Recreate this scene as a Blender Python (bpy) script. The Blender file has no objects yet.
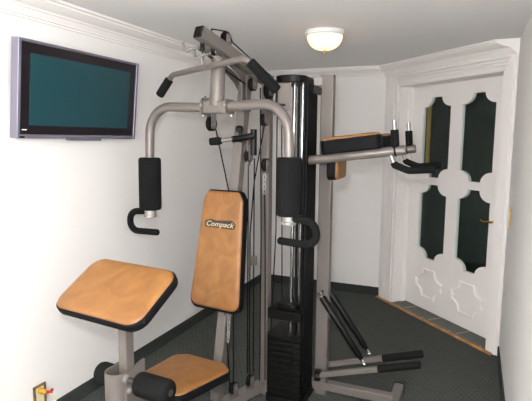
import bpy, bmesh, math, random
from mathutils import Vector, Matrix
random.seed(7)
V = Vector
scn = bpy.context.scene
COL = scn.collection

# ------------------------------------------------------------------ materials
def newmat(name):
    m = bpy.data.materials.new(name); m.use_nodes = True
    nt = m.node_tree
    return m, nt, nt.nodes['Principled BSDF'], nt.links

def srgb(r, g, b):
    f = lambda c: (c/255/12.92) if c/255 <= .04045 else ((c/255+.055)/1.055)**2.4
    return (f(r), f(g), f(b), 1)

def simple(name, col, rough=.5, metal=0, bump=0, bscale=200, var=0, vscale=20, spec=.5, coat=0):
    m, nt, p, lk = newmat(name)
    p.inputs['Base Color'].default_value = col
    p.inputs['Roughness'].default_value = rough
    p.inputs['Metallic'].default_value = metal
    p.inputs['Specular IOR Level'].default_value = spec
    p.inputs['Coat Weight'].default_value = coat
    tc = nt.nodes.new('ShaderNodeTexCoord')
    if var:
        n = nt.nodes.new('ShaderNodeTexNoise'); n.inputs['Scale'].default_value = vscale
        n.inputs['Detail'].default_value = 4
        lk.new(tc.outputs['Object'], n.inputs['Vector'])
        r = nt.nodes.new('ShaderNodeValToRGB')
        r.color_ramp.elements[0].position = .3; r.color_ramp.elements[1].position = .7
        r.color_ramp.elements[0].color = tuple(c*(1-var) for c in col[:3]) + (1,)
        r.color_ramp.elements[1].color = tuple(min(1, c*(1+var)) for c in col[:3]) + (1,)
        lk.new(n.outputs['Fac'], r.inputs['Fac']); lk.new(r.outputs['Color'], p.inputs['Base Color'])
    if bump:
        n2 = nt.nodes.new('ShaderNodeTexNoise'); n2.inputs['Scale'].default_value = bscale
        n2.inputs['Detail'].default_value = 3
        lk.new(tc.outputs['Object'], n2.inputs['Vector'])
        b = nt.nodes.new('ShaderNodeBump'); b.inputs['Strength'].default_value = bump
        b.inputs['Distance'].default_value = .002
        lk.new(n2.outputs['Fac'], b.inputs['Height']); lk.new(b.outputs['Normal'], p.inputs['Normal'])
    return m

M = {}
M['wall'] = simple('wall_paint', srgb(236, 234, 232), .75, bump=.12, bscale=90)
M['ceiling'] = simple('ceiling_paint', srgb(242, 241, 240), .85, bump=.1, bscale=60)
M['trim'] = simple('trim_paint', srgb(240, 236, 234), .5)
M['door'] = simple('door_paint', srgb(240, 236, 234), .35, spec=.45)
M['frame'] = simple('grey_powder_coat', srgb(106, 100, 96), .38, metal=.2, bump=.05, bscale=500, spec=.5)
M['frame_dark'] = simple('dark_steel', srgb(70, 66, 66), .4, metal=.4)
M['chrome'] = simple('chrome', (.42, .42, .43, 1), .22, metal=1)
M['silver'] = simple('brushed_silver', srgb(150, 148, 146), .35, metal=.5)
M['zinc'] = simple('zinc_bolt', srgb(128, 126, 122), .4, metal=.5)
M['foam'] = simple('black_foam', srgb(22, 23, 23), .95, bump=.35, bscale=350, spec=.08)
M['blackplastic'] = simple('black_plastic', srgb(9, 9, 10), .45, spec=.2)
M['blackvinyl'] = simple('black_vinyl', srgb(10, 11, 14), .7, bump=.1, bscale=300, spec=.12)
M['iron'] = simple('black_iron', srgb(8, 8, 8), .5, bump=.2, bscale=250, spec=.15)
M['cable'] = simple('black_cable', srgb(8, 8, 8), .6, spec=.1)
M['brass'] = simple('brass', srgb(205, 160, 70), .25, metal=1)
M['yellowplastic'] = simple('yellow_plastic', srgb(175, 135, 30), .4)
M['cream'] = simple('cream_cord', srgb(222, 212, 170), .4)
M['redplastic'] = simple('red_plastic', srgb(165, 40, 32), .35)
M['tvframe'] = simple('tv_silver', srgb(132, 130, 146), .35, metal=.6)
M['tvbezel'] = simple('tv_bezel', srgb(20, 14, 20), .3)
M['whiteplastic'] = simple('white_plastic', srgb(225, 225, 222), .4)
M['silvertext'] = simple('silver_lettering', srgb(176, 164, 138), .4, metal=.2)
M['badge'] = simple('badge_black', srgb(22, 17, 13), .4)
M['goldrim'] = simple('badge_rim', srgb(84, 60, 26), .4, metal=.4)
M['concrete'] = simple('outside_concrete', srgb(62, 74, 70), .9, var=.3, vscale=6)
M['goldstreak'] = simple('gold_reflection', srgb(235, 178, 80), .5, var=.2, vscale=30)  # gold of the strip that imitates a reflection in the glass

def vinyl():
    m, nt, p, lk = newmat('orange_vinyl')
    tc = nt.nodes.new('ShaderNodeTexCoord')
    w = nt.nodes.new('ShaderNodeTexNoise'); w.inputs['Scale'].default_value = 6; w.inputs['Detail'].default_value = 7
    w.inputs['Roughness'].default_value = .62; w.inputs['Distortion'].default_value = 1.6
    lk.new(tc.outputs['Object'], w.inputs['Vector'])
    r = nt.nodes.new('ShaderNodeValToRGB')
    e = r.color_ramp.elements
    e[0].position = .28; e[0].color = srgb(112, 72, 33)
    e[1].position = .72; e[1].color = srgb(140, 98, 51)
    k = r.color_ramp.elements.new(.5); k.color = srgb(127, 85, 41)
    lk.new(w.outputs['Fac'], r.inputs['Fac']); lk.new(r.outputs['Color'], p.inputs['Base Color'])
    p.inputs['Roughness'].default_value = .5
    n = nt.nodes.new('ShaderNodeTexNoise'); n.inputs['Scale'].default_value = 200
    lk.new(tc.outputs['Object'], n.inputs['Vector'])
    b = nt.nodes.new('ShaderNodeBump'); b.inputs['Strength'].default_value = .15; b.inputs['Distance'].default_value = .001
    lk.new(n.outputs['Fac'], b.inputs['Height']); lk.new(b.outputs['Normal'], p.inputs['Normal'])
    return m
M['orange'] = vinyl()

def carpet(name, patterned=True):
    m, nt, p, lk = newmat(name)
    tc = nt.nodes.new('ShaderNodeTexCoord')
    p.inputs['Roughness'].default_value = .95; p.inputs['Specular IOR Level'].default_value = .15
    noise = nt.nodes.new('ShaderNodeTexNoise'); noise.inputs['Scale'].default_value = 160; noise.inputs['Detail'].default_value = 3
    lk.new(tc.outputs['Object'], noise.inputs['Vector'])
    mp = nt.nodes.new('ShaderNodeMapping'); mp.inputs['Rotation'].default_value = (0, 0, math.radians(20))
    lk.new(tc.outputs['Object'], mp.inputs['Vector'])
    br = nt.nodes.new('ShaderNodeTexBrick')
    br.inputs['Scale'].default_value = 1
    br.inputs['Brick Width'].default_value = .048; br.inputs['Row Height'].default_value = .020
    br.inputs['Mortar Size'].default_value = .0042; br.inputs['Mortar Smooth'].default_value = .6
    br.inputs['Color1'].default_value = srgb(60, 64, 61); br.inputs['Color2'].default_value = srgb(71, 75, 71)
    br.inputs['Mortar'].default_value = srgb(90, 93, 89)
    lk.new(mp.outputs['Vector'], br.inputs['Vector'])
    mx = nt.nodes.new('ShaderNodeMixRGB'); mx.blend_type = 'MULTIPLY'; mx.inputs['Fac'].default_value = .8
    rr = nt.nodes.new('ShaderNodeValToRGB')
    rr.color_ramp.elements[0].position = .25; rr.color_ramp.elements[0].color = (.55, .55, .55, 1)
    rr.color_ramp.elements[1].position = .75; rr.color_ramp.elements[1].color = (1.25, 1.25, 1.25, 1)
    lk.new(noise.outputs['Fac'], rr.inputs['Fac'])
    if patterned:
        lk.new(br.outputs['Color'], mx.inputs['Color1'])
    else:
        mx.inputs['Color1'].default_value = srgb(58, 62, 60)
    lk.new(rr.outputs['Color'], mx.inputs['Color2'])
    lk.new(mx.outputs['Color'], p.inputs['Base Color'])
    b = nt.nodes.new('ShaderNodeBump'); b.inputs['Strength'].default_value = .5; b.inputs['Distance'].default_value = .004
    lk.new(noise.outputs['Fac'], b.inputs['Height']); lk.new(b.outputs['Normal'], p.inputs['Normal'])
    return m
M['carpet'] = carpet('patterned_carpet'); M['carpet_skirting'] = carpet('carpet_skirting', False)

def slate():
    m, nt, p, lk = newmat('slate_tiles')
    tc = nt.nodes.new('ShaderNodeTexCoord')
    mp = nt.nodes.new('ShaderNodeMapping'); mp.inputs['Rotation'].default_value = (0, 0, math.radians(45))
    mp.inputs['Location'].default_value = (.07, .1, 0)
    lk.new(tc.outputs['Object'], mp.inputs['Vector'])
    br = nt.nodes.new('ShaderNodeTexBrick'); br.offset = 0
    br.inputs['Scale'].default_value = 1; br.inputs['Brick Width'].default_value = .33; br.inputs['Row Height'].default_value = .33
    br.inputs['Mortar Size'].default_value = .007
    br.inputs['Color1'].default_value = srgb(66, 72, 68); br.inputs['Color2'].default_value = srgb(80, 86, 80)
    br.inputs['Mortar'].default_value = srgb(165, 152, 125)
    lk.new(mp.outputs['Vector'], br.inputs['Vector'])
    n = nt.nodes.new('ShaderNodeTexNoise'); n.inputs['Scale'].default_value = 14; n.inputs['Detail'].default_value = 5
    lk.new(tc.outputs['Object'], n.inputs['Vector'])
    mx = nt.nodes.new('ShaderNodeMixRGB'); mx.blend_type = 'OVERLAY'; mx.inputs['Fac'].default_value = .5
    lk.new(br.outputs['Color'], mx.inputs['Color1']); lk.new(n.outputs['Color'], mx.inputs['Color2'])
    lk.new(mx.outputs['Color'], p.inputs['Base Color']); p.inputs['Roughness'].default_value = .45
    return m
M['slate'] = slate()

def wood(name, c1, c2):
    m, nt, p, lk = newmat(name)
    tc = nt.nodes.new('ShaderNodeTexCoord')
    n = nt.nodes.new('ShaderNodeTexNoise'); n.inputs['Scale'].default_value = 9; n.inputs['Detail'].default_value = 6
    n.inputs['Distortion'].default_value = 1
    lk.new(tc.outputs['Object'], n.inputs['Vector'])
    r = nt.nodes.new('ShaderNodeValToRGB'); r.color_ramp.elements[0].color = c1; r.color_ramp.elements[1].color = c2
    r.color_ramp.elements[0].position = .35; r.color_ramp.elements[1].position = .65
    lk.new(n.outputs['Fac'], r.inputs['Fac']); lk.new(r.outputs['Color'], p.inputs['Base Color'])
    p.inputs['Roughness'].default_value = .5
    return m
M['wood'] = wood('threshold_wood', srgb(140, 92, 48), srgb(196, 142, 84))
M['woodplate'] = wood('carved_wood_plate', srgb(70, 52, 30), srgb(140, 108, 66))

def screen():
    m, nt, p, lk = newmat('tv_screen')
    p.inputs['Base Color'].default_value = srgb(19, 60, 68)
    p.inputs['Roughness'].default_value = .35
    return m
M['screen'] = screen()

def glass(name, col, rough=.01):
    m, nt, p, lk = newmat(name)
    nt.nodes.remove(p); out = nt.nodes['Material Output']
    t = nt.nodes.new('ShaderNodeBsdfTransparent'); t.inputs[0].default_value = col
    g = nt.nodes.new('ShaderNodeBsdfGlossy'); g.inputs['Roughness'].default_value = rough
    lw = nt.nodes.new('ShaderNodeLayerWeight'); pw_ = nt.nodes.new('ShaderNodeMath'); pw_.operation = 'POWER'
    lw.inputs['Blend'].default_value = .5; pw_.inputs[1].default_value = 4
    f = nt.nodes.new('ShaderNodeMath'); f.operation = 'MULTIPLY_ADD'; f.inputs[1].default_value = .9; f.inputs[2].default_value = .035
    lk.new(lw.outputs['Facing'], pw_.inputs[0]); lk.new(pw_.outputs[0], f.inputs[0])
    mx = nt.nodes.new('ShaderNodeMixShader')
    lk.new(f.outputs[0], mx.inputs[0]); lk.new(t.outputs[0], mx.inputs[1]); lk.new(g.outputs[0], mx.inputs[2])
    lk.new(mx.outputs[0], out.inputs['Surface'])
    return m
M['glass'] = glass('door_glass', (.86, .95, .93, 1))
M['glassedge'] = simple('glass_edge_paint', srgb(150, 185, 190), .3)

def emitter(c1, c2, strength):
    m, nt, p, lk = newmat('lamp_or_fill_glow')
    p.inputs['Base Color'].default_value = (.9, .85, .7, 1); p.inputs['Roughness'].default_value = .3
    tc = nt.nodes.new('ShaderNodeTexCoord')
    n = nt.nodes.new('ShaderNodeTexNoise'); n.inputs['Scale'].default_value = 14
    lk.new(tc.outputs['Object'], n.inputs['Vector'])
    r = nt.nodes.new('ShaderNodeValToRGB')
    r.color_ramp.elements[0].position = .35; r.color_ramp.elements[0].color = c1
    r.color_ramp.elements[1].position = .6; r.color_ramp.elements[1].color = c2
    lk.new(n.outputs['Fac'], r.inputs['Fac']); lk.new(r.outputs['Color'], p.inputs['Emission Color'])
    p.inputs['Emission Strength'].default_value = strength
    return m
LAMP = 16.0
M['lamp'] = emitter((1, .40, .12, 1), (1, .62, .28, 1), 2.5)
M['fill_glow'] = emitter((1, .94, .89, 1), (1, .97, .93, 1), 64)  # glow of the added fill globes
M['lamp'].name = 'lamp_glass_warm'

# ------------------------------------------------------------------ mesh building
class MB:
    def __init__(s): s.v = []; s.f = []; s.m = []
    def add(s, verts, faces, mi=0):
        o = len(s.v); s.v += [V(v) for v in verts]
        for f in faces: s.f.append([i+o for i in f]); s.m.append(mi)
    def box(s, a, b, mi=0):
        x0, y0, z0 = a; x1, y1, z1 = b
        s.add([(x0,y0,z0),(x1,y0,z0),(x1,y1,z0),(x0,y1,z0),(x0,y0,z1),(x1,y0,z1),(x1,y1,z1),(x0,y1,z1)],
              [(0,3,2,1),(4,5,6,7),(0,1,5,4),(1,2,6,5),(2,3,7,6),(3,0,4,7)], mi)
        return s
    def bar(s, p, q, w, h, up=(0,0,1), mi=0, c=.004):
        """square-section beam p->q with small chamfered corners; w across, h along up"""
        p = V(p); q = V(q); d = (q-p).normalized(); x = d.cross(V(up)).normalized(); u = x.cross(d).normalized()
        w2, h2 = w/2, h/2
        prof = [(-w2+c,-h2),(w2-c,-h2),(w2,-h2+c),(w2,h2-c),(w2-c,h2),(-w2+c,h2),(-w2,h2-c),(-w2,-h2+c)]
        n = 8
        vs = [p + x*a + u*b for a, b in prof] + [q + x*a + u*b for a, b in prof]
        fs = [(i, (i+1) % n, (i+1) % n + n, i+n) for i in range(n)] + [tuple(reversed(range(n))), tuple(range(n, 2*n))]
        s.add(vs, fs, mi); return s
    def tube(s, pts, r, n=16, mi=0, radii=None):
        pts = [V(p) for p in pts]; N = len(pts); radii = radii or [r]*N
        d0 = (pts[1]-pts[0]).normalized()
        a = V((0,0,1)) if abs(d0.z) < .9 else V((1,0,0))
        x = d0.cross(a).normalized(); vs = []; prev = d0
        for i, p in enumerate(pts):
            if i == 0: d = d0
            elif i == N-1: d = (pts[i]-pts[i-1]).normalized()
            else: d = ((pts[i]-pts[i-1]).normalized() + (pts[i+1]-pts[i]).normalized()).normalized()
            x = (x - d*x.dot(d)).normalized(); y = d.cross(x)
            for k in range(n):
                t = 2*math.pi*k/n
                vs.append(p + (x*math.cos(t) + y*math.sin(t))*radii[i])
        fs = []
        for i in range(N-1):
            for k in range(n):
                fs.append((i*n+k, i*n+(k+1) % n, (i+1)*n+(k+1) % n, (i+1)*n+k))
        fs.append(tuple(reversed(range(n)))); fs.append(tuple(range((N-1)*n, N*n)))
        s.add(vs, fs, mi); return s
    def lathe(s, p, q, prof, n=24, mi=0):
        """prof = [(t, r)] with t a distance from p towards q"""
        p = V(p); d = (V(q)-p).normalized()
        pts = [p + d*t for t, r in prof]
        a = V((0,0,1)) if abs(d.z) < .9 else V((1,0,0))
        x = d.cross(a).normalized(); y = d.cross(x); vs = []
        for pt, (t, r) in zip(pts, prof):
            for k in range(n):
                w = 2*math.pi*k/n; vs.append(pt + (x*math.cos(w)+y*math.sin(w))*max(r, 1e-4))
        N = len(prof); fs = []
        for i in range(N-1):
            for k in range(n):
                fs.append((i*n+k, i*n+(k+1) % n, (i+1)*n+(k+1) % n, (i+1)*n+k))
        fs.append(tuple(reversed(range(n)))); fs.append(tuple(range((N-1)*n, N*n)))
        s.add(vs, fs, mi); return s
    def prism(s, outline, o, ex, ey, ez, t0, t1, mi=0, cap=True):
        o = V(o); ex = V(ex); ey = V(ey); ez = V(ez); n = len(outline)
        vs = [o+ex*a+ey*b+ez*t0 for a, b in outline] + [o+ex*a+ey*b+ez*t1 for a, b in outline]
        fs = [(i, (i+1) % n, (i+1) % n+n, i+n) for i in range(n)]
        if cap: fs += [tuple(reversed(range(n))), tuple(range(n, 2*n))]
        s.add(vs, fs, mi); return s
    def sweep(s, path, prof, frame, mi=0):
        """prof points placed by frame(path_point_index, a, b) -> world"""
        n = len(prof); vs = []
        for i in range(len(path)):
            vs += [frame(i, a, b) for a, b in prof]
        fs = []
        for i in range(len(path)-1):
            for k in range(n-1):
                fs.append((i*n+k, i*n+k+1, (i+1)*n+k+1, (i+1)*n+k))
        s.add(vs, fs, mi); return s

def worldloc(o):
    l = V((0,0,0))
    while o is not None: l += o.location; o = o.parent
    return l

def obj(name, mb, mats, parent=None, bevel=0, seg=2, angle=35, normals=True):
    if not isinstance(mats, (list, tuple)): mats = [mats]
    lo = V((min(v.x for v in mb.v), min(v.y for v in mb.v), min(v.z for v in mb.v)))
    hi = V((max(v.x for v in mb.v), max(v.y for v in mb.v), max(v.z for v in mb.v)))
    c = (lo+hi)/2
    if parent is None: c.z = lo.z
    me = bpy.data.meshes.new(name)
    me.from_pydata([v-c for v in mb.v], [], mb.f)
    for m in mats: me.materials.append(M[m])
    for p, mi in zip(me.polygons, mb.m): p.material_index = mi
    bm = bmesh.new(); bm.from_mesh(me)
    if normals: bmesh.ops.recalc_face_normals(bm, faces=bm.faces)
    bm.to_mesh(me); bm.free()
    for p in me.polygons: p.use_smooth = True
    me.set_sharp_from_angle(angle=math.radians(angle))
    o = bpy.data.objects.new(name, me); COL.objects.link(o)
    o.parent = parent
    o.location = c - (worldloc(parent) if parent else V((0,0,0)))
    if bevel:
        b = o.modifiers.new('bevel', 'BEVEL'); b.width = bevel; b.segments = seg; b.limit_method = 'ANGLE'; b.angle_limit = math.radians(40)
        b.harden_normals = True
    return o

def tag(o, label, cat, group=None):
    o['label'] = label; o['category'] = cat
    if group: o['group'] = group
    return o
def empty(name, loc):
    o = bpy.data.objects.new(name, None); COL.objects.link(o); o.location = loc; o.empty_display_size = .1
    return o
def struct(name, mb, mats, parent=None, **k):
    o = obj(name, mb, mats, parent, **k)
    if parent is None: o['kind'] = 'structure'
    return o

def arc_pts(p0, p1, p2, r, n=8):
    """corner p1 between p0 and p2 rounded with radius r"""
    p0, p1, p2 = V(p0), V(p1), V(p2)
    a = (p0-p1).normalized(); b = (p2-p1).normalized()
    th = a.angle(b); d = r/math.tan(th/2)
    A = p1+a*d; B = p1+b*d; c = p1 + (a+b).normalized()*(r/math.sin(th/2))
    va = A-c; vb = B-c; ang = va.angle(vb); out = []
    for i in range(n+1):
        t = i/n
        out.append(c + (va*math.sin((1-t)*ang) + vb*math.sin(t*ang))/math.sin(ang))
    return out
def rounded_path(pts, radii, n=8):
    out = [V(pts[0])]
    for i in range(1, len(pts)-1): out += arc_pts(pts[i-1], pts[i], pts[i+1], radii[i-1], n)
    return out + [V(pts[-1])]
def round_poly(pts, r, n=6):
    out = []
    N = len(pts)
    for i in range(N):
        rr = r[i] if isinstance(r, (list, tuple)) else r
        q = arc_pts((*pts[i-1], 0), (*pts[i], 0), (*pts[(i+1) % N], 0), rr, n)
        out += [(p.x, p.y) for p in q]
    return out

# ------------------------------------------------------------------ camera
H = 1.55; yaw = math.radians(22.75); pit = math.radians(7.1); rol = math.radians(.5)
fw = V((-math.sin(yaw)*math.cos(pit), math.cos(yaw)*math.cos(pit), -math.sin(pit)))
r0 = V((math.cos(yaw), math.sin(yaw), 0)); u0 = r0.cross(fw)
R_ = r0*math.cos(rol) + u0*math.sin(rol); U_ = -r0*math.sin(rol) + u0*math.cos(rol)
cd = bpy.data.cameras.new('camera'); cam = bpy.data.objects.new('camera', cd); COL.objects.link(cam)
cam.matrix_world = Matrix(((R_.x, U_.x, -fw.x, 0), (R_.y, U_.y, -fw.y, 0), (R_.z, U_.z, -fw.z, H), (0, 0, 0, 1)))
cd.sensor_width = 36; cd.lens = 36*496/532; cd.clip_start = .01
scn.camera = cam

# ------------------------------------------------------------------ room shell
XL, XR, YB, YF, HC = -2.09, .235, 4.88, -1.7, 2.235
S2 = math.sqrt(.5)
K = V((-.82, 4.88, 0))                  # where the back wall meets the angled door wall
TD = V((S2, -S2, 0)); ND = V((S2, S2, 0))   # along the door wall, and out through it
TLEN = (XR - K.x)/S2
def D(t, n, z): return K + TD*t + ND*n + V((0, 0, z))
KR = D(TLEN, 0, 0)

room = [(XL, YF), (XR, YF), (XR, KR.y), (K.x, YB), (XL, YB)]
WT = .12
fl = MB(); fl.add([(x, y, 0) for x, y in room] + [(x, y, -.05) for x, y in room], [(0,1,2,3,4), (9,8,7,6,5)] + [(i, i+5, (i+1) % 5+5, (i+1) % 5) for i in range(5)])
struct('floor', fl, 'carpet')
cl = MB(); cl.add([(x, y, HC) for x, y in room] + [(x, y, HC+.08) for x, y in room], [(4,3,2,1,0), (5,6,7,8,9)] + [(i, (i+1) % 5, (i+1) % 5+5, i+5) for i in range(5)])
struct('ceiling', cl, 'ceiling')
struct('wall_left', MB().box((XL-WT, YF, 0), (XL, YB+WT, HC)), 'wall')
struct('wall_back', MB().box((XL, YB, 0), (K.x+.03, YB+WT, HC)), 'wall')
struct('wall_right', MB().box((XR, YF, 0), (XR+WT, KR.y+.02, HC)), 'wall')
struct('wall_front', MB().box((XL, YF-WT, 0), (XR, YF, HC)), 'wall')

# angled wall with the door opening: opening t from O0 to O1, up to ZD
O0, O1, ZD, REC = .235, 1.385, 2.035, .142
wb = MB()
def dbox(mb, t0, t1, n0, n1, z0, z1, mi=0):
    vs = [D(t, n, z) for z in (z0, z1) for t, n in ((t0, n0), (t1, n0), (t1, n1), (t0, n1))]
    mb.add(vs, [(0,3,2,1),(4,5,6,7),(0,1,5,4),(1,2,6,5),(2,3,7,6),(3,0,4,7)], mi); return mb
dbox(wb, 0, O0-.03, 0, REC+.08, 0, HC)
dbox(wb, O1+.03, TLEN, 0, REC+.08, 0, HC)
dbox(wb, O0-.03, O1+.03, 0, REC+.08, ZD+.02, HC)
struct('wall_angled', wb, 'wall')
# moulded casing and jambs round the doorway
tr = MB()
def casing(t0, t1, z0, z1):
    dbox(tr, t0, t1, -.012, 0, z0, z1)
dbox(tr, .045, O0+.005, -.012, 0, 0, 2.135); dbox(tr, .06, O0-.02, -.024, -.012, 0, 2.135)
dbox(tr, .075, .105, -.03, -.024, 0, 2.13); dbox(tr, .15, .18, -.03, -.024, 0, 2.13)
dbox(tr, O1-.005, TLEN-.003, -.012, 0, 0, 2.135); dbox(tr, O1+.02, TLEN-.015, -.022, -.012, 0, 2.135)
dbox(tr, O0-.03, O0, 0, REC+.04, 0, ZD); dbox(tr, O0, O0+.012, .085, REC-.002, 0, ZD-.02)
dbox(tr, O1, O1+.03, 0, REC+.04, 0, ZD)
dbox(tr, O0-.03, O1+.03, 0, REC+.04, ZD-.005, ZD+.02)
dbox(tr, O0-.02, O1+.02, -.012, 0, ZD-.005, 2.135)
for k, z_ in enumerate((ZD+.004, ZD+.030, ZD+.056, ZD+.080)):
    dbox(tr, O0-.10, O1+.06, -.020-.006*k, -.012, z_, z_+.013)
struct('trim_1', tr, 'trim', bevel=.003)
# crown moulding: profile (out from wall, down from ceiling), mitred round the corners
prof = [(.115, 0), (.115, .012), (.100, .016), (.100, .026), (.088, .032), (.078, .040), (.060, .047), (.045, .052),
        (.042, .060), (.036, .062), (.028, .070), (.020, .082), (.018, .084), (.018, .092), (.008, .094), (.008, .104), (0, .106)]
inner = [V((x, y, 0)) for x, y in room]
def inward(poly, i):
    p = poly[i]; a = (p-poly[i-1]).normalized(); b = (poly[(i+1) % len(poly)]-p).normalized()
    na = V((-a.y, a.x, 0)); nb = V((-b.y, b.x, 0))
    m = (na+nb); return m/(m.dot(na))
def crown(name, i0, i1):
    mb = MB(); ds = [inward(inner, i0), inward(inner, i1)]; ps = [inner[i0], inner[i1]]
    # angled wall: crown stops square at the right wall
    mb.sweep(ps, prof, lambda i, a, b: ps[i] + ds[i]*a + V((0, 0, HC-b)))
    return mb
c4 = crown('c', 4, 0); struct('trim_2', c4, 'trim', angle=25, normals=False)
c3 = crown('c', 3, 4); struct('trim_3', c3, 'trim', angle=25, normals=False)
# door-wall crown ends in a mitred return before the right wall
mb = MB(); dA = inward(inner, 3); e = KR
pth = [K, KR, KR + V((0, 0, 0))]
def fr(i, a, b):
    if i == 0: return K + dA*a + V((0, 0, HC-b))
    # end slides back along the wall as it comes out from it (return mitre)
    return KR - ND*a - TD*a*1.0 + V((0, 0, HC-b))
mb.sweep([0, 1], prof, fr)
endp = [fr(1, a, b) for a, b in prof]
retp = [KR + V((-.002, 0, HC-b)) - TD*0 for a, b in prof]
mb.sweep([0, 1], prof, lambda i, a, b: fr(1, a, b) if i == 0 else KR - TD*a*1.0 - ND*a + TD*a + ND*a*1.0 + V((0, 0, HC-b)))
struct('trim_4', mb, 'trim', angle=25, normals=False)
# frieze panel below the crown over the doorway
# carpet skirting
SK = .085
struct('baseboard_left', MB().box((XL, YF, 0), (XL+.01, YB, SK)), 'carpet_skirting')
struct('baseboard_back', MB().box((XL+.01, YB-.01, 0), (K.x+.004, YB, SK)), 'carpet_skirting')
struct('baseboard_right', MB().box((XR-.01, YF, 0), (XR, KR.y-.03, SK)), 'carpet_skirting')
# threshold: slate tiles in the recess and a wooden strip at the carpet edge
st = MB(); dbox(st, O0, O1, 0.0, REC+.05, 0, .008); struct('floor_doorstep', st, 'slate')
ws = MB(); dbox(ws, .03, TLEN-.03, -.055, -.012, 0, .014)
ws2 = MB(); dbox(ws2, .03, TLEN-.03, -.052, -.030, 0, .014); dbox(ws2, O0, O1, -.030, 0, 0, .008, 1)
struct('trim_5', ws2, ['wood', 'slate'])

# ------------------------------------------------------------------ door
droot = empty('door_1', D(O0, REC, 0)); droot['kind'] = 'structure'
DW0, DW1, DZ0, DZ1, DT = O0+.003, O1-.003, .012, ZD-.008, .032
s0 = .232    # t of the leaf-plane coordinate s = 0
def notch(s0_, s1_, z0_, z1_, fs=.12, nr=.085, n=7):
    """rectangle whose corners are bitten out by concave arcs, in (t, z)"""
    w = s1_-s0_; h = z1_-z0_; ex = (w-fs)/2; out = []
    def corner(cx, cz, sx, sz, rx, rz, flip):
        pts = []
        for i in range(n+1):
            a = math.pi/2*i/n
            pts.append((cx+sx*rx*math.cos(a), cz+sz*rz*math.sin(a)))
        return pts if not flip else pts[::-1]
    # counter-clockwise from lower left: arcs centred on the rectangle's corners
    out += corner(s0_, z0_, 1, 1, ex, nr, True)       # left side up -> start at (s0, z0+nr) ... (s0+ex, z0)
    out += corner(s1_, z0_, -1, 1, ex, nr, False)
    out += corner(s1_, z1_, -1, -1, ex, nr, True)
    out += corner(s0_, z1_, 1, -1, ex, nr, False)
    return out
wins = []
for a, b in ((.150, .490), (.620, .962)):
    wins.append(notch(a, b, .485, 1.158)); wins.append(notch(a, b, 1.222, 1.922))
def star(cx, cz, w, h):
    # six-lobed cartouche: short top and bottom edges, pointed sides, concave corners
    x, z = w/2, h/2; fx = w*.22; n = 6; out = []
    keys = [(-fx, -z), (fx, -z), (x*.98, -z*.26), (x*.98, z*.26), (fx, z), (-fx, z), (-x*.98, z*.26), (-x*.98, -z*.26)]
    bow = [0, .2, .04, .2, 0, .2, .04, .2]
    for i, k in enumerate(keys):
        q = keys[(i+1) % 8]; m = ((k[0]+q[0])/2, (k[1]+q[1])/2)
        ctrl = (m[0]*(1-bow[i]), m[1]*(1-bow[i]))
        for j in range(n):
            t = j/n
            X = (1-t)**2*k[0] + 2*t*(1-t)*(ctrl[0]*2-m[0]) + t*t*q[0]
            Z = (1-t)**2*k[1] + 2*t*(1-t)*(ctrl[1]*2-m[1]) + t*t*q[1]
            out.append((cx+X, cz+Z))
    return out
def leaf():
    """door leaf with four shaped openings: triangulated fill of the outline with holes, extruded"""
    bm = bmesh.new(); loops = []
    outer = [(DW0-s0, DZ0), (DW1-s0, DZ0), (DW1-s0, DZ1), (DW0-s0, DZ1)]
    edges = []
    for L in [outer]+wins:
        vs = [bm.verts.new((x, z, 0)) for x, z in L]
        for i in range(len(vs)): edges.append(bm.edges.new((vs[i], vs[(i+1) % len(vs)])))
    bmesh.ops.triangle_fill(bm, use_beauty=True, use_dissolve=False, edges=edges)
    fs = list(bm.faces)
    r = bmesh.ops.extrude_face_region(bm, geom=fs)
    for v in [g for g in r['geom'] if isinstance(g, bmesh.types.BMVert)]: v.co.z = DT
    bmesh.ops.recalc_face_normals(bm, faces=bm.faces)
    mb = MB(); bm.verts.index_update()
    mb.add([D(s0+v.co.x, REC+v.co.z, v.co.y) for v in bm.verts], [[v.index for v in f.verts] for f in bm.faces])
    bm.free(); return mb
lf = obj('leaf', leaf(), 'door', droot, angle=30)
for w in wins:
    mb = MB(); mb.prism(w, D(s0, REC+.014, 0), TD, (0,0,1), ND, 0, .004)
    obj('glass_pane', mb, 'glass', droot, angle=30)
for cx in (.322, .782):
    pts = star(cx, .258, .37, .275); c = (cx, .258); mb = MB(); n = len(pts)
    # raised moulding ring plus slightly domed field
    rings = [(1.0, 0), (.985, -.010), (.95, -.016), (.89, -.016), (.85, -.006), (.83, -.001), (.0, -.001)]
    vs = []
    for k, d in rings: vs += [D(s0+c[0]+(x-c[0])*k, REC+d, c[1]+(z-c[1])*k) for x, z in pts]
    fs = [(i*n+k, i*n+(k+1) % n, (i+1)*n+(k+1) % n, (i+1)*n+k) for i in range(len(rings)-1) for k in range(n)]
    mb.add(vs, fs); obj('panel_moulding', mb, 'door', droot, angle=50)
mb = MB()
hp = D(s0+1.03, REC-.006, .94)
dbox(mb, s0+1.012, s0+1.052, REC-.006, REC, .895, .985)
mb.lathe(hp, hp-ND, [(0, .016), (.012, .014), (.02, .01), (.045, .01), (.05, .008)])
q = hp - ND*.045
mb.tube([q, q-TD*.025+V((0,0,.002)), q-TD*.055-V((0,0,.006)), q-TD*.08+V((0,0,-.004)), q-TD*.10+V((0,0,.006))], .006, 10, radii=[.009, .008, .0065, .006, .005])
obj('door_handle', mb, 'brass', droot)
mb = MB(); mb.box((XR-.006, 3.54, .98), (XR, 3.66, 1.11)); 
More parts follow.
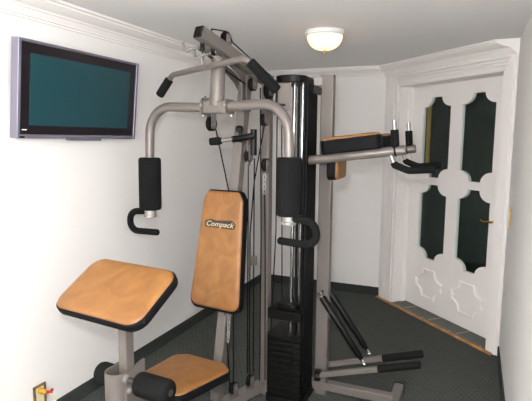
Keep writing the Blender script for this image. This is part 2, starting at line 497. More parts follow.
# ------------------------------------------------------------------ outside the door: dark porch
pb = MB(); dbox(pb, -2.4, 2.0, REC+.09, 1.3, -.06, -.02); struct('floor_porch', pb, 'concrete')
pw = MB(); dbox(pw, -2.4, 2.0, 1.3, 1.4, -.06, 2.6); struct('wall_porch', pw, 'concrete')
gc = MB(); nn = 14  # added strip behind the pane, standing in for a reflected gold streak
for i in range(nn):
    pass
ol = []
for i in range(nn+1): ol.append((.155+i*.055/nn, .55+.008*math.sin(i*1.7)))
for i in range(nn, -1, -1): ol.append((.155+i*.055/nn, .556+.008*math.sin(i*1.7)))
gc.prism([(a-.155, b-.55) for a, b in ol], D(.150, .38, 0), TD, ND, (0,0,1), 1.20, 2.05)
tag(obj('gold_reflection_strip', gc, 'goldstreak'), 'added narrow gold strip imitating a reflected streak in the upper left door pane', 'reflection_strip')

# ------------------------------------------------------------------ brass switch plate on the right wall
sw = empty('light_switch', (XR, 3.62, 1.0)); tag(sw, 'small brass switch plate on the right wall beside the door', 'light switch')
obj('plate', MB().box((XR-.007, 3.52, 1.0), (XR, 3.60, 1.125)), 'brass', sw, bevel=.002)
obj('toggle', MB().box((XR-.014, 3.548, 1.045), (XR-.007, 3.572, 1.08)), 'whiteplastic', sw, bevel=.002)

# ------------------------------------------------------------------ wall outlet, plug and cord
ou = empty('wall_outlet', (XL, 1.85, .12)); tag(ou, 'wooden framed wall outlet low on the left wall', 'outlet')
mb = MB(); y0, y1, z0, z1 = 1.812, 1.892, .10, .232
for a, b in (((y0, z0), (y1, z0+.012)), ((y0, z1-.012), (y1, z1)), ((y0, z0), (y0+.012, z1)), ((y1-.012, z0), (y1, z1))):
    mb.box((XL, a[0], a[1]), (XL+.012, b[0], b[1]))
obj('wooden_frame', mb, 'woodplate', ou, bevel=.003)
obj('face_plate', MB().box((XL, y0+.012, z0+.012), (XL+.006, y1-.012, z1-.012)), 'cream', ou)
pl = empty('power_plug', (XL+.02, 1.852, .2)); tag(pl, 'yellow plug with a red tip and cream cord in the wall outlet', 'plug')
mb = MB(); mb.lathe((XL+.006, 1.852, .2), (XL+.5, 1.852, .2), [(0, .015), (.02, .016), (.03, .012), (.05, .010)], 16)
obj('plug_body', mb, 'yellowplastic', pl)
mb = MB(); mb.tube([(XL+.056, 1.852, .2), (XL+.075, 1.858, .204), (XL+.088, 1.862, .218)], .008, 10)
mb.tube([(XL+.062, 1.852, .2), (XL+.082, 1.868, .198)], .006, 10)
obj('red_tip', mb, 'redplastic', pl)
mb = MB(); mb.tube([(XL+.07, 1.855, .2), (XL+.095, 1.862, .185), (XL+.105, 1.868, .14), (XL+.10, 1.87, .08), (XL+.10, 1.83, .012), (XL+.14, 1.6, .006)], .004, 8)
obj('cord', mb, 'cream', pl)

# ------------------------------------------------------------------ television, tilted forward on the left wall
tv = empty('television', (XL, 2.24, 1.55)); tag(tv, 'flat silver framed television with a dark teal screen on the left wall', 'television')
TY0, TY1, TZ0, TZ1 = 1.737, 2.632, 1.545, 2.014
TH = math.radians(5.5)
tx = V((0, 1, 0)); tz = V((math.sin(TH), 0, math.cos(TH))); tn = V((math.cos(TH), 0, -math.sin(TH)))
TO = V((XL+.022, TY0, TZ0))           # back lower corner of the set
W_, H_ = TY1-TY0, (TZ1-TZ0)/math.cos(TH); TT = .045
def tvbox(mb, a0, a1, b0, b1, n0, n1, mi=0):
    mb.prism([(a0, b0), (a1, b0), (a1, b1), (a0, b1)], TO, tx, tz, tn, n0, n1, mi); return mb
mb = MB(); tvbox(mb, 0, .018, 0, H_, 0, TT+.004); tvbox(mb, W_-.018, W_, 0, H_, 0, TT+.004)
tvbox(mb, .018, W_-.018, H_-.014, H_, 0, TT); tvbox(mb, .018, W_-.018, 0, .02, 0, TT)
tvbox(mb, .018, W_-.018, .02, H_-.014, 0, .03)
fr_ = obj('frame', mb, 'tvframe', tv, bevel=.003)
mb = MB(); tvbox(mb, .02, .045, .003, .012, TT, TT+.003); obj('button_strip', mb, 'blackplastic', fr_)
mb = MB(); tvbox(mb, .35, .60, -.012, .0, .006, .036); obj('speaker_bar', mb, 'tvframe', tv, bevel=.002)
mb = MB(); tvbox(mb, .018, W_-.018, .02, H_-.014, .03, TT-.004); bz = obj('bezel', mb, 'tvbezel', tv)
mb = MB(); tvbox(mb, .075, W_-.075, .065, H_-.062, TT-.004, TT-.003); obj('screen', mb, 'screen', tv)
mb = MB(); tvbox(mb, .032, .062, .040, .045, TT-.004, TT-.003); obj('maker_mark', mb, 'whiteplastic', bz)
mb = MB(); mb.bar((XL, 2.05, 1.80), (XL+.06, 2.05, 1.79), .05, .2); mb.bar((XL, 2.38, 1.80), (XL+.06, 2.38, 1.79), .05, .2)
mb.box((XL, 1.98, 1.66), (XL+.012, 2.45, 1.94)); obj('wall_bracket', mb, 'frame_dark', tv)

# ------------------------------------------------------------------ ceiling lamp, and fill globes added out of view
def ceiling_lamp(x, y, label, mat):
    r = empty('ceiling_light', (x, y, HC)); tag(r, label, 'ceiling light')
    mb = MB(); mb.lathe((x, y, HC), (x, y, 0), [(0, .118), (.004, .125), (.018, .128), (.030, .124), (.036, .116), (.036, .100)], 40)
    obj('base', mb, 'whiteplastic', r)
    mb = MB(); pr = [(.034, .112)]
    for i in range(1, 10):
        a = i/10*math.pi/2
        pr.append((.034+.088*math.sin(a), .112*math.cos(a)**.85))
    pr.append((.122, .001))
    mb.lathe((x, y, HC), (x, y, 0), pr, 40); obj('glass_dome', mb, mat, r, angle=60)
    mb = MB(); mb.lathe((x, y, HC-.120), (x, y, 0), [(0, .012), (.006, .013), (.010, .007), (.018, .006), (.022, .002)], 16)
    obj('finial', mb, 'brass', r)
ceiling_lamp(-.925, 3.15, 'lit round ceiling light with a white rim and frosted bowl', 'lamp')
def fill_globe_lamp(x, y, label):  # unseen globe on a stand, added to brighten walls and ceiling
    r = empty('fill_lamp', (x, y, 0)); tag(r, label, 'fill lamp')
    mb = MB(); mb.lathe((x, y, 0), (x, y, 3), [(0, .14), (.015, .14), (.03, .03), (.04, .012), (1.36, .012), (1.37, .04), (1.40, .05)], 24); obj('stand', mb, 'frame_dark', r)
    mb = MB(); mb.lathe((x, y, 1.38), (x, y, 3), [(.16-.16*math.cos(math.pi*k/16), .16*math.sin(math.pi*k/16)) for k in range(1, 17)], 32); obj('fill_globe', mb, 'fill_glow', r, angle=80)
fill_globe_lamp(-.12, -1.2, 'added white globe fill lamp behind the camera at right')
fill_globe_lamp(-.80, -1.35, 'added white globe fill lamp behind the camera at left')

# ------------------------------------------------------------------ home gym
G = empty('home_gym', (-1.15, 2.5, 0)); tag(G, 'grey multi station home gym with orange padded seat, weight stack and dip arms', 'exercise machine')
O = V((-1.27, 2.37, 0)); az = math.radians(7)
Bv = V((math.sin(az), math.cos(az), 0)); Rv = V((math.cos(az), -math.sin(az), 0)); Zv = V((0, 0, 1))
def L(r, b, z): return O + Rv*r + Bv*b + Zv*z
RP = V((-1.112, 2.66, 0))      # rear post
XT, YT = -.795, 2.80           # tower post

def part(name, mb, mat, parent=G, **k): return obj(name, mb, mat, parent, **k)

# frame
mb = MB(); mb.bar(L(0, -.02, .03), V((RP.x, RP.y, .055))+Bv*.02, .06, .06); mb.bar(L(0,-.02,.03)+V((0,0,.0)), L(.03,-.74,.03), .06, .06)
p_ = part('base_beam', mb, 'frame')
mb = MB(); mb.bar(L(.02, -.78, .03), L(.02, -.72, .03), .46, .055); part('front_foot', mb, 'frame')
FP0, FP1 = L(-.022, .0, .06), L(.0, .275, 1.93)
mb = MB(); mb.bar(FP0, FP1, .06, .055, up=Bv); part('front_post', mb, 'frame')
mb = MB(); mb.bar(V((RP.x, RP.y, .0)), V((RP.x, RP.y, 1.86)), .05, .05, up=Bv); part('rear_post', mb, 'frame')
BE, BR = L(0, -.17, 2.07), L(.09, .40, 1.875)
mb = MB(); mb.bar(BE, BR, .06, .062); tb = part('top_beam', mb, 'frame')
mb = MB(); d = (BR-BE).normalized(); mb.bar(BE-d*.004, BE, .056, .058); obj('end_cap', mb, 'blackplastic', tb)
# gusset plates under the beam
mb = MB()
mb.prism([(-.06, 1.99), (.17, 1.93), (.24, 1.90), (.26, 1.80), (.20, 1.86)], L(.031, 0, 0), Bv, Zv, Rv, 0, .004)
mb.prism([(-.06, 1.99), (.17, 1.93), (.24, 1.90), (.26, 1.80), (.20, 1.86)], L(-.035, 0, 0), Bv, Zv, Rv, 0, .004)
part('gusset_plate', mb, 'frame')
mb = MB(); mb.bar(V((RP.x, 2.74, 1.875)), V((XT-.02, 2.80, 1.875)), .045, .05); part('top_cross_beam', mb, 'frame')
mb = MB(); mb.bar(V((XT, YT, 0)), V((XT, YT, 1.912)), .075, .05, up=(0, 1, 0))
tp = part('tower_post', mb, 'frame', bevel=.002)
mb = MB(); mb.bar(V((-1.11, 2.80, .055)), V((-.36, 2.80, .055)), .055, .05); part('foot_beam', mb, 'frame')
mb = MB(); mb.bar(V((-.352, 2.62, .04)), V((-.352, 2.985, .04)), .055, .055); cf = part('cross_foot', mb, 'frame')
for s_ in (2.618, 2.987):
    obj('rubber_cap', MB().box((-.382, s_-.008, .008), (-.322, s_+.008, .07)), 'blackplastic', cf)
mb = MB(); mb.bar(V((-1.112, 2.63, .03)), V((-1.112, 2.84, .03)), .05, .05); part('rear_base_beam', mb, 'frame')

def bolt(p, d, parent, r=.009):
    mb = MB(); mb.lathe(p, V(p)+V(d), [(0, r*1.3), (.003, r*1.3), (.003, r), (.009, r*.9), (.012, r*.4)], 10)
    return obj('bolt', mb, 'silver', parent)
def pulley(c, axis, r=.045, bracket=None, name='pulley'):
    c = V(c); a = V(axis).normalized(); w = .022
    mb = MB(); mb.lathe(c-a*w/2, c+a*w/2, [(0, r*.5), (.0005, r), (.005, r), (.011, r*.8), (.017, r), (.0215, r), (.022, r*.5)], 24)
    o = part(name, mb, 'blackplastic')
    if bracket:
        b = V(bracket); d = b.normalized(); t = a.cross(d).normalized(); mb = MB()
        for sgn in (-1, 1):
            ol = [(-.021, -.026), (.021, -.026), (.021, b.length), (-.021, b.length)]
            mb.prism(round_poly(ol[:], [.012, .012, .002, .002], 4), c+a*sgn*(w/2+.004), t, d, a, -.0015, .0015)
        mb.bar(c+d*b.length-a*.016, c+d*b.length+a*.016, .03, .004, up=d)
        obj('pulley_bracket', mb, 'frame', o)
    mb = MB(); mb.lathe(c-a*(w/2+.010), c+a*(w/2+.02), [(0, .004), (.001, .009), (.005, .009), (.006, .006), (.036, .006), (.037, .009), (.041, .009), (.042, .004)], 10)
    obj('bolt', mb, 'zinc', o)
    return o
# pulleys (axis mostly across the frame)
pulley(L(.0, .07, 2.075), Rv, .040, -Zv*.05)                    # on top of the beam
pulley(L(-.01, -.105, 2.005), Rv, .030, Zv*.035)                 # below the beam's end
pulley(L(.01, -.045, 2.000), Rv, .026, Zv*.03)
pulley(L(-.02, -.04, 1.625), Rv, .038, Zv*.06)
pulley(L(.10, .18, 1.845), Rv, .036, Zv*.05)
pulley(L(.15, .27, 1.815), Rv, .045, Zv*.07)
pulley(L(.135, .25, 1.655), Rv, .034, Zv*.05)
pulley(L(.075, .18, 1.452), Rv, .034, Zv*.06)
pulley(L(.165, .22, 1.405), Rv, .036, -Zv*.05)
pulley(L(.055, .06, .125), Rv, .036, -Zv*.05)
pulley(L(.10, .17, .135), Rv, .036, -Zv*.05)
# diagonal hanging plates with holes between beam and crossbar
mb = MB(); mb.bar(L(.03, .2, 1.90), L(.03, .2, 1.70), .006, .05, up=Bv); mb.bar(L(.06, .2, 1.90), L(.06, .2, 1.70), .006, .05, up=Bv)
part('hanger_plate', mb, 'frame')
mb = MB(); mb.bar(L(.075, .18, 1.56), L(.075, .18, 1.40), .012, .03, up=Bv); hp_ = part('pulley_strap', mb, 'frame')

# cables
def cable(pts, r=.0038, name='cable'): 
    mb = MB(); mb.tube(pts, r, 8); return part(name, mb, 'cable')
cable([L(0, -.08, 2.06), L(-.0, -.06, 2.104), L(0, .07, 2.116), L(0, .1, 2.11), L(.0, .13, 2.07), L(.09, .4, 1.91)])
cable([L(-.03, -.135, 1.995), L(.0, -.09, 1.965), L(.02, .06, 1.90), L(.06, .2, 1.84)])
cable([L(-.02, -.005, 1.61), L(-.0, .10, 1.24), L(.0, .05, .6), L(.05, .03, .15)])
cable([L(.15, .23, 1.64), L(.10, .20, 1.30), L(.075, .2, 1.0), L(.075, .2, .3), L(.08, .2, .15)])
cable([L(.095, .21, 1.44), L(.095, .21, .8), L(.095, .21, .15)])
cable([L(.055, .21, 1.44), L(.055, .21, .8), L(.055, .21, .15)])
cable([L(.125, .22, 1.83), L(.125, .24, 1.0), L(.135, .22, .12)])
cable([L(.19, .30, 1.83), L(.19, .30, 1.0), L(.165, .27, .12)])
cable([L(.03, .09, 1.2), L(.04, .08, .15)]); 
cable([V((-1.01, 2.62, 1.85)), V((-1.0, 2.62, 1.2)), V((-1.0, 2.64, .62))], .0035)
mb = MB(); mb.box((L(.10, .2, .85)-V((.018, .01, .025))), (L(.10, .2, .85)+V((.018, .01, .025)))); part('cable_clamp', mb, 'frame', bevel=.002)
# chains
def chain(p, q, n, name='chain', mat='zinc'):
    mb = MB(); p = V(p); q = V(q)
    for i in range(n):
        c = p.lerp(q, (i+.5)/n); d = (q-p).normalized(); l = (q-p).length/n*.72
        s_ = Rv*.3+Bv if i % 2 else Rv; s_ = (s_-d*s_.dot(d)).normalized(); pts = []
        for k in range(13):
            t = 2*math.pi*k/12; pts.append(c + d*l*math.cos(t) + s_*.0085*math.sin(t))
        mb.tube(pts, .0026, 6)
    return part(name, mb, mat)
chain(L(.052, .02, .585), L(.05, .01, .42), 6, mat='silver')
chain(L(.185, .17, 1.35), L(.185, .17, 1.25), 4, mat='silver')
cable([L(.17, .2, 1.26), L(.165, .22, .9), L(.16, .24, .12)])

# lever handle at the post
mb = MB(); mb.tube([L(.07, .02, 1.545), L(.10, .06, 1.552), L(.155, .10, 1.565)], .017, 12); mb.tube([L(.065, .11, 1.60), L(.065, .11, 1.53)], .012, 10)
mb.lathe(L(.062, .105, 1.585), L(.062, .105, 1.7), [(0, .014), (.006, .021), (.022, .023), (.032, .016), (.036, .006)], 16)
mb.tube([L(.145, .12, 1.60), L(.145, .12, 1.46)], .017, 10)
lv = part('adjustment_lever', mb, 'blackplastic')
mb = MB(); mb.tube([L(-.01, .0, 1.536), L(.085, .04, 1.55)], .012, 12); obj('lever_shaft', mb, 'frame', lv)
mb = MB(); mb.lathe(L(-.055, -.01, 1.531), L(.02, .01, 1.538), [(0, .010), (.004, .020), (.05, .022), (.068, .018), (.070, .012)], 16); obj('lever_grip', mb, 'foam', lv)

# ---- upholstered pads: black shell + orange cover
def pad(name, outline, o, ex, ey, ez, t=.05, label=None):
    mb = MB(); n = len(outline); cx = sum(a for a, b in outline)/n; cy = sum(b for a, b in outline)/n
    def ringset(rings, mb):
        vs = []
        for k, z in rings: vs += [V(o)+V(ex)*(cx+(a-cx)*(1-k/.12))+V(ey)*(cy+(b-cy)*(1-k/.12))+V(ez)*z for a, b in outline]
        m = len(rings)
        fs = [(i*n+j, i*n+(j+1) % n, (i+1)*n+(j+1) % n, (i+1)*n+j) for i in range(m-1) for j in range(n)]
        fs += [tuple(reversed(range(n))), tuple(range((m-1)*n, m*n))]
        mb.add(vs, fs)
    ringset([(.006, 0), (.001, .004), (0, .012), (0, t-.012), (.003, t-.006), (.006, t-.004)], mb)
    a = part(name, mb, 'blackvinyl', angle=50)
    mb = MB(); ringset([(.004, t-.006), (.0045, t-.002), (.008, t+.003), (.016, t+.007), (.03, t+.009), (.05, t+.010)], mb)
    b = obj('orange_cover', mb, 'orange', a, angle=60)
    return a
# backrest: faces -b
zb0, zb1 = .60, 1.275
lean = math.atan2(.105, .64)
by = (Bv*math.sin(lean)+Zv*math.cos(lean)); bn = (-Bv*math.cos(lean)+Zv*math.sin(lean))
ol = round_poly([(-.172, 0), (.168, 0), (.135, .62), (.105, .668), (-.105, .668), (-.135, .62)], [.05, .05, .04, .03, .03, .04], 6)
bo = L(-.004, -.005, zb0)
brs = pad('backrest', ol, bo, Rv, by, bn, .052)
bd = MB(); bol = round_poly([(-.086, -.018), (.086, -.020), (.092, .004), (.07, .022), (-.02, .016), (-.05, .022), (-.088, .012)], [.008, .01, .008, .01, .01, .008, .008], 4)
bc = bo + by*.478 + bn*.0635
bol = [(a*1.13, b*1.2) for a, b in bol]; bol2 = [(a*.96, b*.84) for a, b in bol]; bd.prism(bol, bc-bn*.004, Rv, by, bn, 0, .006, 1); bd.prism(bol2, bc-bn*.004, Rv, by, bn, .006, .0075, 0)
fc = bpy.data.curves.new('t', 'FONT'); fc.body = 'Compack'; fc.size = .046; fc.shear = .3; fc.align_x = 'CENTER'; fc.align_y = 'CENTER'; fc.extrude = .0; fc.offset = .0006
to = bpy.data.objects.new('t', fc); COL.objects.link(to); dg = bpy.context.evaluated_depsgraph_get(); dg.update()
tm = bpy.data.meshes.new_from_object(to.evaluated_get(dg))
bd.add([bc + Rv*v.co.x*1.02 + by*(v.co.y-.002)*.85 + bn*.0042 for v in tm.vertices], [list(p.vertices) for p in tm.polygons], 2)
bpy.data.objects.remove(to); bpy.data.meshes.remove(tm); bpy.data.curves.remove(fc)
obj('badge', bd, ['badge', 'goldrim', 'silvertext'], brs, normals=False)
for z_, b_ in ((1.12, .045), (.75, -.012)):
    mb = MB(); mb.bar(L(0, b_, z_), L(0, b_+.10, z_), .05, .04); part('backrest_bracket', mb, 'frame')
# seat
so = L(.030, -.365, .345)
sl = math.radians(3)
sy = (Bv*math.cos(sl)-Zv*math.sin(sl)); sn = (Zv*math.cos(sl)+Bv*math.sin(sl))
ol = round_poly([(-.155, -.22), (.155, -.22), (.195, .15), (.12, .20), (-.12, .20), (-.18, .15)], [.04, .04, .05, .03, .03, .05], 6)
pad('seat', ol, so, Rv, sy, sn, .05)
mb = MB(); mb.bar(L(.01, -.02, .27), L(.02, -.68, .32), .05, .06)
mb.bar(L(.01, -.01, .13), L(.015, -.2, .27), .045, .045); part('seat_support', mb, 'frame')
# leg developer / curl pad post housing
mb = MB()
hc = (-.008, -.735)
ol = [(-.05, .06), (-.05, -.02)] + [(-.05*math.cos(t)+0, -.02-.05*math.sin(t)) for t in [math.pi*i/10 for i in range(1, 10)]] + [(.05, -.02), (.05, .10), (.044, .10), (.044, -.02)] \
    + [(.044*math.cos(t), -.02-.044*math.sin(t)) for t in [math.pi*i/10 for i in range(1, 10)]] + [(-.044, -.02), (-.044, .06)]
mb.prism(ol, L(hc[0], hc[1], 0), Rv, Bv, Zv, .10, .555)
# raise the rear edge of the right-hand cheek
mb.prism([(.0, .555), (.10, .555), (.10, .575), (.09, .577)], L(hc[0]+.044, hc[1], 0), Bv, Zv, Rv, 0, .006)
hs = part('pivot_housing', mb, 'frame')
bolt(L(.042, -.752, .530), Rv, hs, .015); bolt(L(.052, -.742, .475), Rv, hs, .011)
mb = MB(); mb.bar(L(-.012, -.69, .06), L(-.005, -.70, .80), .049, .049, up=Bv); part('curl_post', mb, 'frame')
mb = MB(); mb.bar(L(.040, -.735, .495), L(.040, -.75, .10), .022, .045, up=Bv); part('leg_lever', mb, 'frame')
# foam rollers on the seat axle
def roller(p, q, r, parent=G, name='foam_roller'):
    p = V(p); q = V(q); l = (q-p).length; mb = MB()
    mb.lathe(p, q, [(0, r*.35), (.001, r*.78), (.008, r*.93), (.02, r), (l-.02, r), (l-.008, r*.93), (l-.001, r*.78), (l, r*.35)], 28)
    o = obj(name, mb, 'foam', parent, angle=60)
    mb = MB(); d = (q-p).normalized(); mb.lathe(p-d*.004, q+d*.004, [(0, .006), (.001, .014), (.005, .014), (.006, .012), (l+.002, .012), (l+.003, .014), (l+.007, .014), (l+.008, .006)], 14)
    obj('axle_cap', mb, 'frame_dark', o)
    return o
roller(L(.105, -.745, .524), L(.275, -.735, .522), .051)
roller(L(-.172, -.70, .485), L(-.070, -.70, .488), .050)
mb = MB(); mb.tube([L(-.165, -.70, .487), L(-.05, -.70, .488)], .012, 12); mb.tube([L(.05, -.745, .524), L(.25, -.735, .522)], .012, 12)
part('roller_axle', mb, 'frame_dark')
roller(L(.045, -.50, .262), L(.225, -.50, .262), .048)
roller(L(-.215, -.50, .262), L(-.035, -.50, .262), .048)
# preacher curl pad
ea = L(0, -.865, .815); eb = L(0, -.620, .962)
cy_ = (eb-ea).normalized(); cn = Rv.cross(cy_).normalized()
cc = L(-.002, -.865, .806)
ol = round_poly([(-.25, -.005), (.25, -.005), (.25, .305), (-.25, .305)], [.065, .065, .065, .065], 8)
pad('curl_pad', ol, cc - Rv*.0, Rv, cy_, cn, .045)
mb = MB(); mb.bar(L(-.005, -.80, .813), L(-.005, -.66, .88), .12, .006); part('curl_pad_plate', mb, 'frame_dark')

# ---- press arms
PA = .98
mb = MB()
zc = 1.71
def arm(sg):
    pts = [(sg*.05, -.05, zc), (sg*.44, -.05, zc+.015), (sg*.45, -.05, 1.42)]
    return rounded_path([L(*p) for p in pts], [.15], 12)
mb.tube(arm(1), .0255, 20); mb.tube(arm(-1), .0255, 20)
mb.bar(L(-.045, -.05, zc), L(.095, -.05, zc), .062, .062)
for s_ in (-1, 1): mb.bar(L(.025+s_*.071, -.05, zc), L(.025+s_*.079, -.05, zc), .085, .075)
mb.lathe(L(.022, -.035, 1.955), L(.022, -.05, zc), [(0, .036), (.24, .040)], 24)
pr_ = part('press_arm', mb, 'frame')
for s_ in (-1, 1): bolt(L(.025+s_*.075, -.09, zc+.01) , -Bv, pr_, .007); bolt(L(.025+s_*.09, -.05, zc-.04), -Zv, pr_, .007)
mb = MB(); mb.tube([L(-.075, -.05, zc+.045), L(-.03, -.05, zc+.045)], .006, 8); mb.tube([L(-.052, -.05, zc+.03), L(-.052, -.05, zc+.06)], .006, 8)
obj('pop_pin', mb, 'frame_dark', pr_)
for s_, zt in ((1, 1.462), (-1, 1.437)):
    gl = .287 if s_ > 0 else .302; zb = zt-gl; r = .064; t = [L(s_*.45, -.05, zt), L(s_*.452, -.05, zb)]
    mb = MB(); mb.lathe(t[0], t[1], [(0, .028), (.001, r-.008), (.007, r-.002), (.016, r), (gl-.015, r), (gl-.006, r-.002), (gl-.001, r-.008), (gl, .028)], 28)
    obj('foam_sleeve', mb, 'foam', pr_, angle=60)
    mb = MB(); mb.lathe(L(s_*.452, -.05, zb+.005), L(s_*.452, -.05, 0), [(0, .034), (.03, .034), (.034, .038), (.046, .038), (.048, .030)], 24)
    obj('end_collar', mb, 'silver', pr_)
    z_ = zb-.01
    pts = [L(s_*.47, -.05, z_), L(s_*.60, -.06, z_-.01), L(s_*.61, -.06, z_-.125), L(s_*.405, -.05, z_-.12)]
    mb = MB(); mb.tube(rounded_path(pts, [.055, .055], 8), .019, 16)
    mb.lathe(pts[-1], pts[-1]-Rv*s_, [(0, .019), (.006, .017), (.012, .01)], 16)
    obj('hook_handle', mb, 'foam', pr_, angle=50)

# ---- weight tower
XS0, XS1, YS0, YS1 = -1.062, -.846, 2.555, 2.775
xs, ys = (XS0+XS1)/2, (YS0+YS1)/2
for gx in (.005, .054):
    mb = MB(); mb.tube([(xs+gx, ys, .05), (xs+gx, ys, 1.87)], .0115, 16); part('guide_rod', mb, 'chrome')
NW = 11; z = .062; hgt = .0335
mb = MB(); mb.bar((xs, ys-.1, .03), (xs, ys+.1, .03), .23, .05); mb.bar((xs+.03, ys-.08, .058), (xs+.03, ys+.08, .058), .1, .008)
part('stack_base', mb, 'iron', bevel=.004)
plate0 = None
for i in range(NW):
    zz = z+i*hgt
    if plate0 is None:
        mb = MB(); o2 = round_poly([(XS0, YS0), (XS1, YS0), (XS1, YS1), (XS0, YS1)], .02, 4)
        mb.prism(o2, (0, 0, zz), (1,0,0), (0,1,0), Zv, 0, hgt-.0025)
        mb.box((xs-.05, YS0-.006, zz+.006), (xs+.05, YS0+.01, zz+hgt-.009))
        plate0 = part('weight_plate', mb, 'iron', bevel=.003)
    else:
        c = plate0.copy(); COL.objects.link(c); c.parent = G; c.location = plate0.location + V((0, 0, i*hgt))
# lifted head plate with selector stem
mb = MB(); mb.prism(round_poly([(XS0, YS0), (XS1, YS0), (XS1, YS1), (XS0, YS1)], .02, 4), (0, 0, .52), (1,0,0), (0,1,0), Zv, 0, .055)
mb.prism(round_poly([(XS0+.04, YS0+.03), (XS1-.04, YS0+.03), (XS1-.04, YS1-.03), (XS0+.04, YS1-.03)], .03, 4), (0, 0, .575), (1,0,0), (0,1,0), Zv, 0, .03)
hd = part('head_plate', mb, 'iron', bevel=.006)
mb = MB(); mb.tube([(xs, ys, .62), (xs, ys, .43)], .012, 12); obj('selector_stem', mb, 'chrome', hd)
# ribbed black shroud at the right and rear of the stack
mb = MB()
def shroud(cx, cy, ang, w, depth, z0, z1, nrib=7):
    ol = []
    for i in range(nrib*2+1):
        ol.append((-w/2+w*i/(nrib*2), (.006 if i % 2 else 0)))
    for i in range(nrib*2, -1, -1): ol.append((-w/2+w*i/(nrib*2), (.006 if i % 2 else 0)+.004))
    e1 = V((math.cos(ang), math.sin(ang), 0)); e2 = V((-math.sin(ang), math.cos(ang), 0))
    mb.prism(ol, (cx, cy, 0), e1, e2, Zv, z0, z1)
shroud(XS1+.012, 2.64, math.radians(90), .17, 0, .08, 1.845)
part('side_shroud', mb, 'blackplastic', angle=20)
mb = MB(); mb.prism(round_poly([(XS0-.006, YS0-.012), (XS1+.006, YS0-.012), (XS1+.006, YS1), (XS0-.006, YS1)], [.05, .05, .02, .02], 6), (0, 0, .012), (1,0,0), (0,1,0), Zv, 0, .045); part('shroud_foot', mb, 'blackplastic', bevel=.004)
mb = MB()
for sx in (.055, .092): mb.bar((xs+sx, 2.595, .06), (xs+sx, 2.595, 1.86), .02, .014, up=(1, 0, 0))
part('stack_channel', mb, 'blackplastic')
# rounded hood and front label plate
mb = MB(); o2 = []
for i in range(17):
    t = math.pi*i/16; o2.append((xs+.002-.088*math.cos(t), 2.62-.075*math.sin(t)))
o2 = o2 + [(xs+.085, 2.77), (xs-.086, 2.77)]
mb.prism(o2, (0, 0, 1.852), (1,0,0), (0,1,0), Zv, 0, .040); part('stack_hood', mb, 'blackplastic', bevel=.006)
mb = MB(); mb.box((-1.012, 2.565, 1.70), (-.935, 2.569, 1.850)); fp = part('front_plate', mb, 'frame')
mb = MB(); mb.box((-1.022, 2.556, 1.69), (-1.012, 2.58, 1.88)); mb.box((-1.012, 2.558, 1.727), (-.965, 2.565, 1.739)); mb.box((-1.027, 2.552, 1.68), (-1.012, 2.57, 1.715))
part('hood_latch', mb, 'blackplastic')
mb = MB(); mb.box((XS1+.0, 2.62, 1.80), (XT-.03, 2.80, 1.84)); part('hood_bracket', mb, 'blackplastic')

# ---- dip station
YN, YR_ = 2.60, 3.05
for yy, nm in ((YN, 0), (YR_, 1)):
    mb = MB()
    A = V((-.835, yy, 1.435)); E = V((-.325, yy, 1.500)); d = (E-A).normalized()
    mb.lathe(A, E, [(-.012, .012), (-.008, .020), (0, .025), ((E-A).length-.006, .025), ((E-A).length, .022)], 24)
    da = part('dip_arm', mb, 'frame')
    mb = MB(); mb.lathe(E-d*.058, E, [(0, .026), (.001, .0275), (.010, .0275), (.011, .026)], 24); obj('arm_ring', mb, 'blackplastic', da)
    # vertical grip
    g0 = A+d*(.462 if nm == 0 else .478); 
    mb = MB(); mb.tube([g0, g0+V((-.012, 0, .155))], .0115, 12); obj('grip_post', mb, 'silver', da)
    mb = MB(); mb.tube([g0+V((-.001, 0, .018)), g0+V((-.009, 0, .108))], .021, 16); obj('grip_sleeve', mb, 'foam', da)
    # lower curved handle pointing away from the tower
    k0 = A+d*.44+V((0, 0, -.02)); pts = [k0, k0+V((.02, 0, -.045)), k0+V((.09, 0, -.075)), k0+V((.215, 0, -.065))]
    mb = MB(); mb.tube(rounded_path(pts, [.03, .05], 5), .0115, 12); obj('handle_bar', mb, 'silver', da)
    pts = [k0+V((.016, 0, -.036)), k0+V((.022, 0, -.049)), k0+V((.09, 0, -.075)), k0+V((.218, 0, -.065))]
    mb = MB(); mb.tube(rounded_path(pts, [.01, .05], 5), .0185, 16); obj('handle_sleeve', mb, 'foam', da)
    # elbow pad
    po = A+d*.232 + V((0, 0, .022)); ex = V((d.x, 0, d.z)); ey = V((0, 1, 0)); ez = V((-d.z, 0, d.x))
    pad('elbow_pad', round_poly([(-.155, -.055), (.165, -.055), (.165, .055), (-.155, .055)], .03, 5), po, ex, ey, ez, .078)
mb = MB(); mb.bar((-.835, YN+.0, 1.435), (-.835, YR_, 1.435), .045, .045); part('dip_cross_tube', mb, 'frame')
# small back pad facing away from the tower
ex = V((0, 1, 0)); pad('dip_back_pad', round_poly([(-.11, 0), (.11, 0), (.11, .15), (-.11, .15)], .035, 5), V((-.752, 2.76, 1.325)), ex, Zv, V((1, 0, 0)), .055)

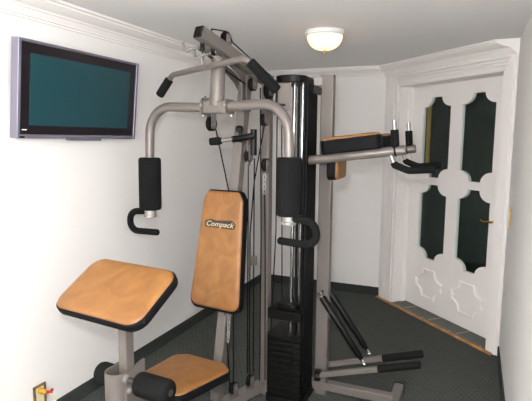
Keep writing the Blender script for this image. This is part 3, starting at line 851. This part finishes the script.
# ---- stepper
for yy in (2.725, 2.875):
    A = V((-.785, yy, .15)); E = V((-.215, yy, .325)); d = (E-A).normalized()
    mb = MB(); mb.bar(A, A+d*.42, .03, .03); pd = part('stepper_pedal', mb, 'frame')
    mb = MB(); mb.bar(A+d*.36, E, .05, .036, c=.012); obj('pedal_grip', mb, 'foam', pd)
    mb = MB(); mb.box(A-V((.03, .018, .035)), A+V((.005, .018, .03))); obj('pivot_bracket', mb, 'blackplastic', pd, bevel=.006)
    T = V((-.795, yy, .65)); F = V((-.52, yy, .27)); dd = (F-T).normalized(); ll = (F-T).length
    mb = MB(); mb.lathe(T, F, [(.02, .008), (.021, .017), (.03, .021), (ll-.06, .021), (ll-.05, .016), (ll-.03, .012)], 18)
    sh = part('shock_cylinder', mb, 'blackplastic')
    mb = MB(); mb.lathe(T, F, [(-.0, .008), (ll, .008)], 12); mb.lathe(T-V((0, .016, 0)), T+V((0, .01, 0)), [(0, .006), (.002, .014), (.008, .016), (.016, .014), (.03, .01)], 14)
    mb.lathe(F-V((0, .02, 0)), F+V((0, .01, 0)), [(0, .006), (.002, .011), (.008, .012), (.03, .01)], 12)
    obj('piston_rod', mb, 'chrome', sh)
for z_ in (.65, .15):
    mb = MB(); mb.tube([(-.795, 2.70, z_), (-.795, 2.90, z_)], .012, 12); part('stepper_axle', mb, 'frame_dark')

# ------------------------------------------------------------------ lat bar hanging from the top cable
lb = empty('lat_pulldown_bar', L(-.015, -.10, 1.905)); tag(lb, 'grey lat pulldown bar with black foam grips hanging under the top beam', 'exercise bar')
a0, a1 = L(-.35, .04, 1.905), L(.32, -.24, 1.912); t0, t1 = L(-.435, .03, 1.798), L(.436, -.165, 1.775)
mb = MB(); mb.tube(rounded_path([t0, a0, a1, t1], [.05, .05], 7), .0155, 16); obj('bar', mb, 'frame', lb)
for a, t in ((a0, t0), (a1, t1)):
    d = (t-a).normalized(); ln = (t-a).length
    s_ = a+d*.03 if a is a0 else a+d*.022
    mb = MB(); n_ = (t+d*.01-s_).length; mb.lathe(s_, t+d*.01, [(0, .016), (.001, .022), (.006, .0245), (n_-.008, .0245), (n_-.002, .021), (n_, .012)], 20)
    obj('foam_grip', mb, 'foam', lb, angle=50)
mb = MB(); mb.tube([L(-.015, -.1, 1.92), L(-.012, -.12, 1.97)], .006, 8); obj('swivel', mb, 'chrome', lb)
# chrome rests for the bar below the beam end
mb = MB()
for bb, zz in ((-.215, 1.985), (-.13, 1.965)):
    c = L(-.012, bb, zz)
    pts = [c + Rv*.045, c, c - Rv*.025 + Zv*(-.012), c - Rv*.045 + Zv*.0, c - Rv*.05 + Zv*.035]
    mb = MB(); mb.tube(pts, .007, 8); part('bar_rest', mb, 'zinc')

chain(L(-.01, -.125, 1.99), L(-.012, -.12, 1.925), 3)

# ------------------------------------------------------------------ light: camera flash, dim night outside
def lamp(name, loc, power, col, size):
    l = bpy.data.lights.new(name, 'POINT'); l.energy = power; l.color = col; l.shadow_soft_size = size
    o = bpy.data.objects.new(name, l); COL.objects.link(o); o.location = loc; return o
lamp('camera_flash', V((0, 0, H)) + U_*.14 - R_*.05 + fw*.02, 120, (.97, .98, 1), .02)
w = bpy.data.worlds.new('night'); scn.world = w; w.use_nodes = True
w.node_tree.nodes['Background'].inputs[0].default_value = (.01, .012, .016, 1)
w.node_tree.nodes['Background'].inputs[1].default_value = .3
vs = scn.view_settings; vs.view_transform = 'Standard'; vs.look = 'None'; vs.exposure = 0; vs.gamma = 1; vs.use_curve_mapping = False
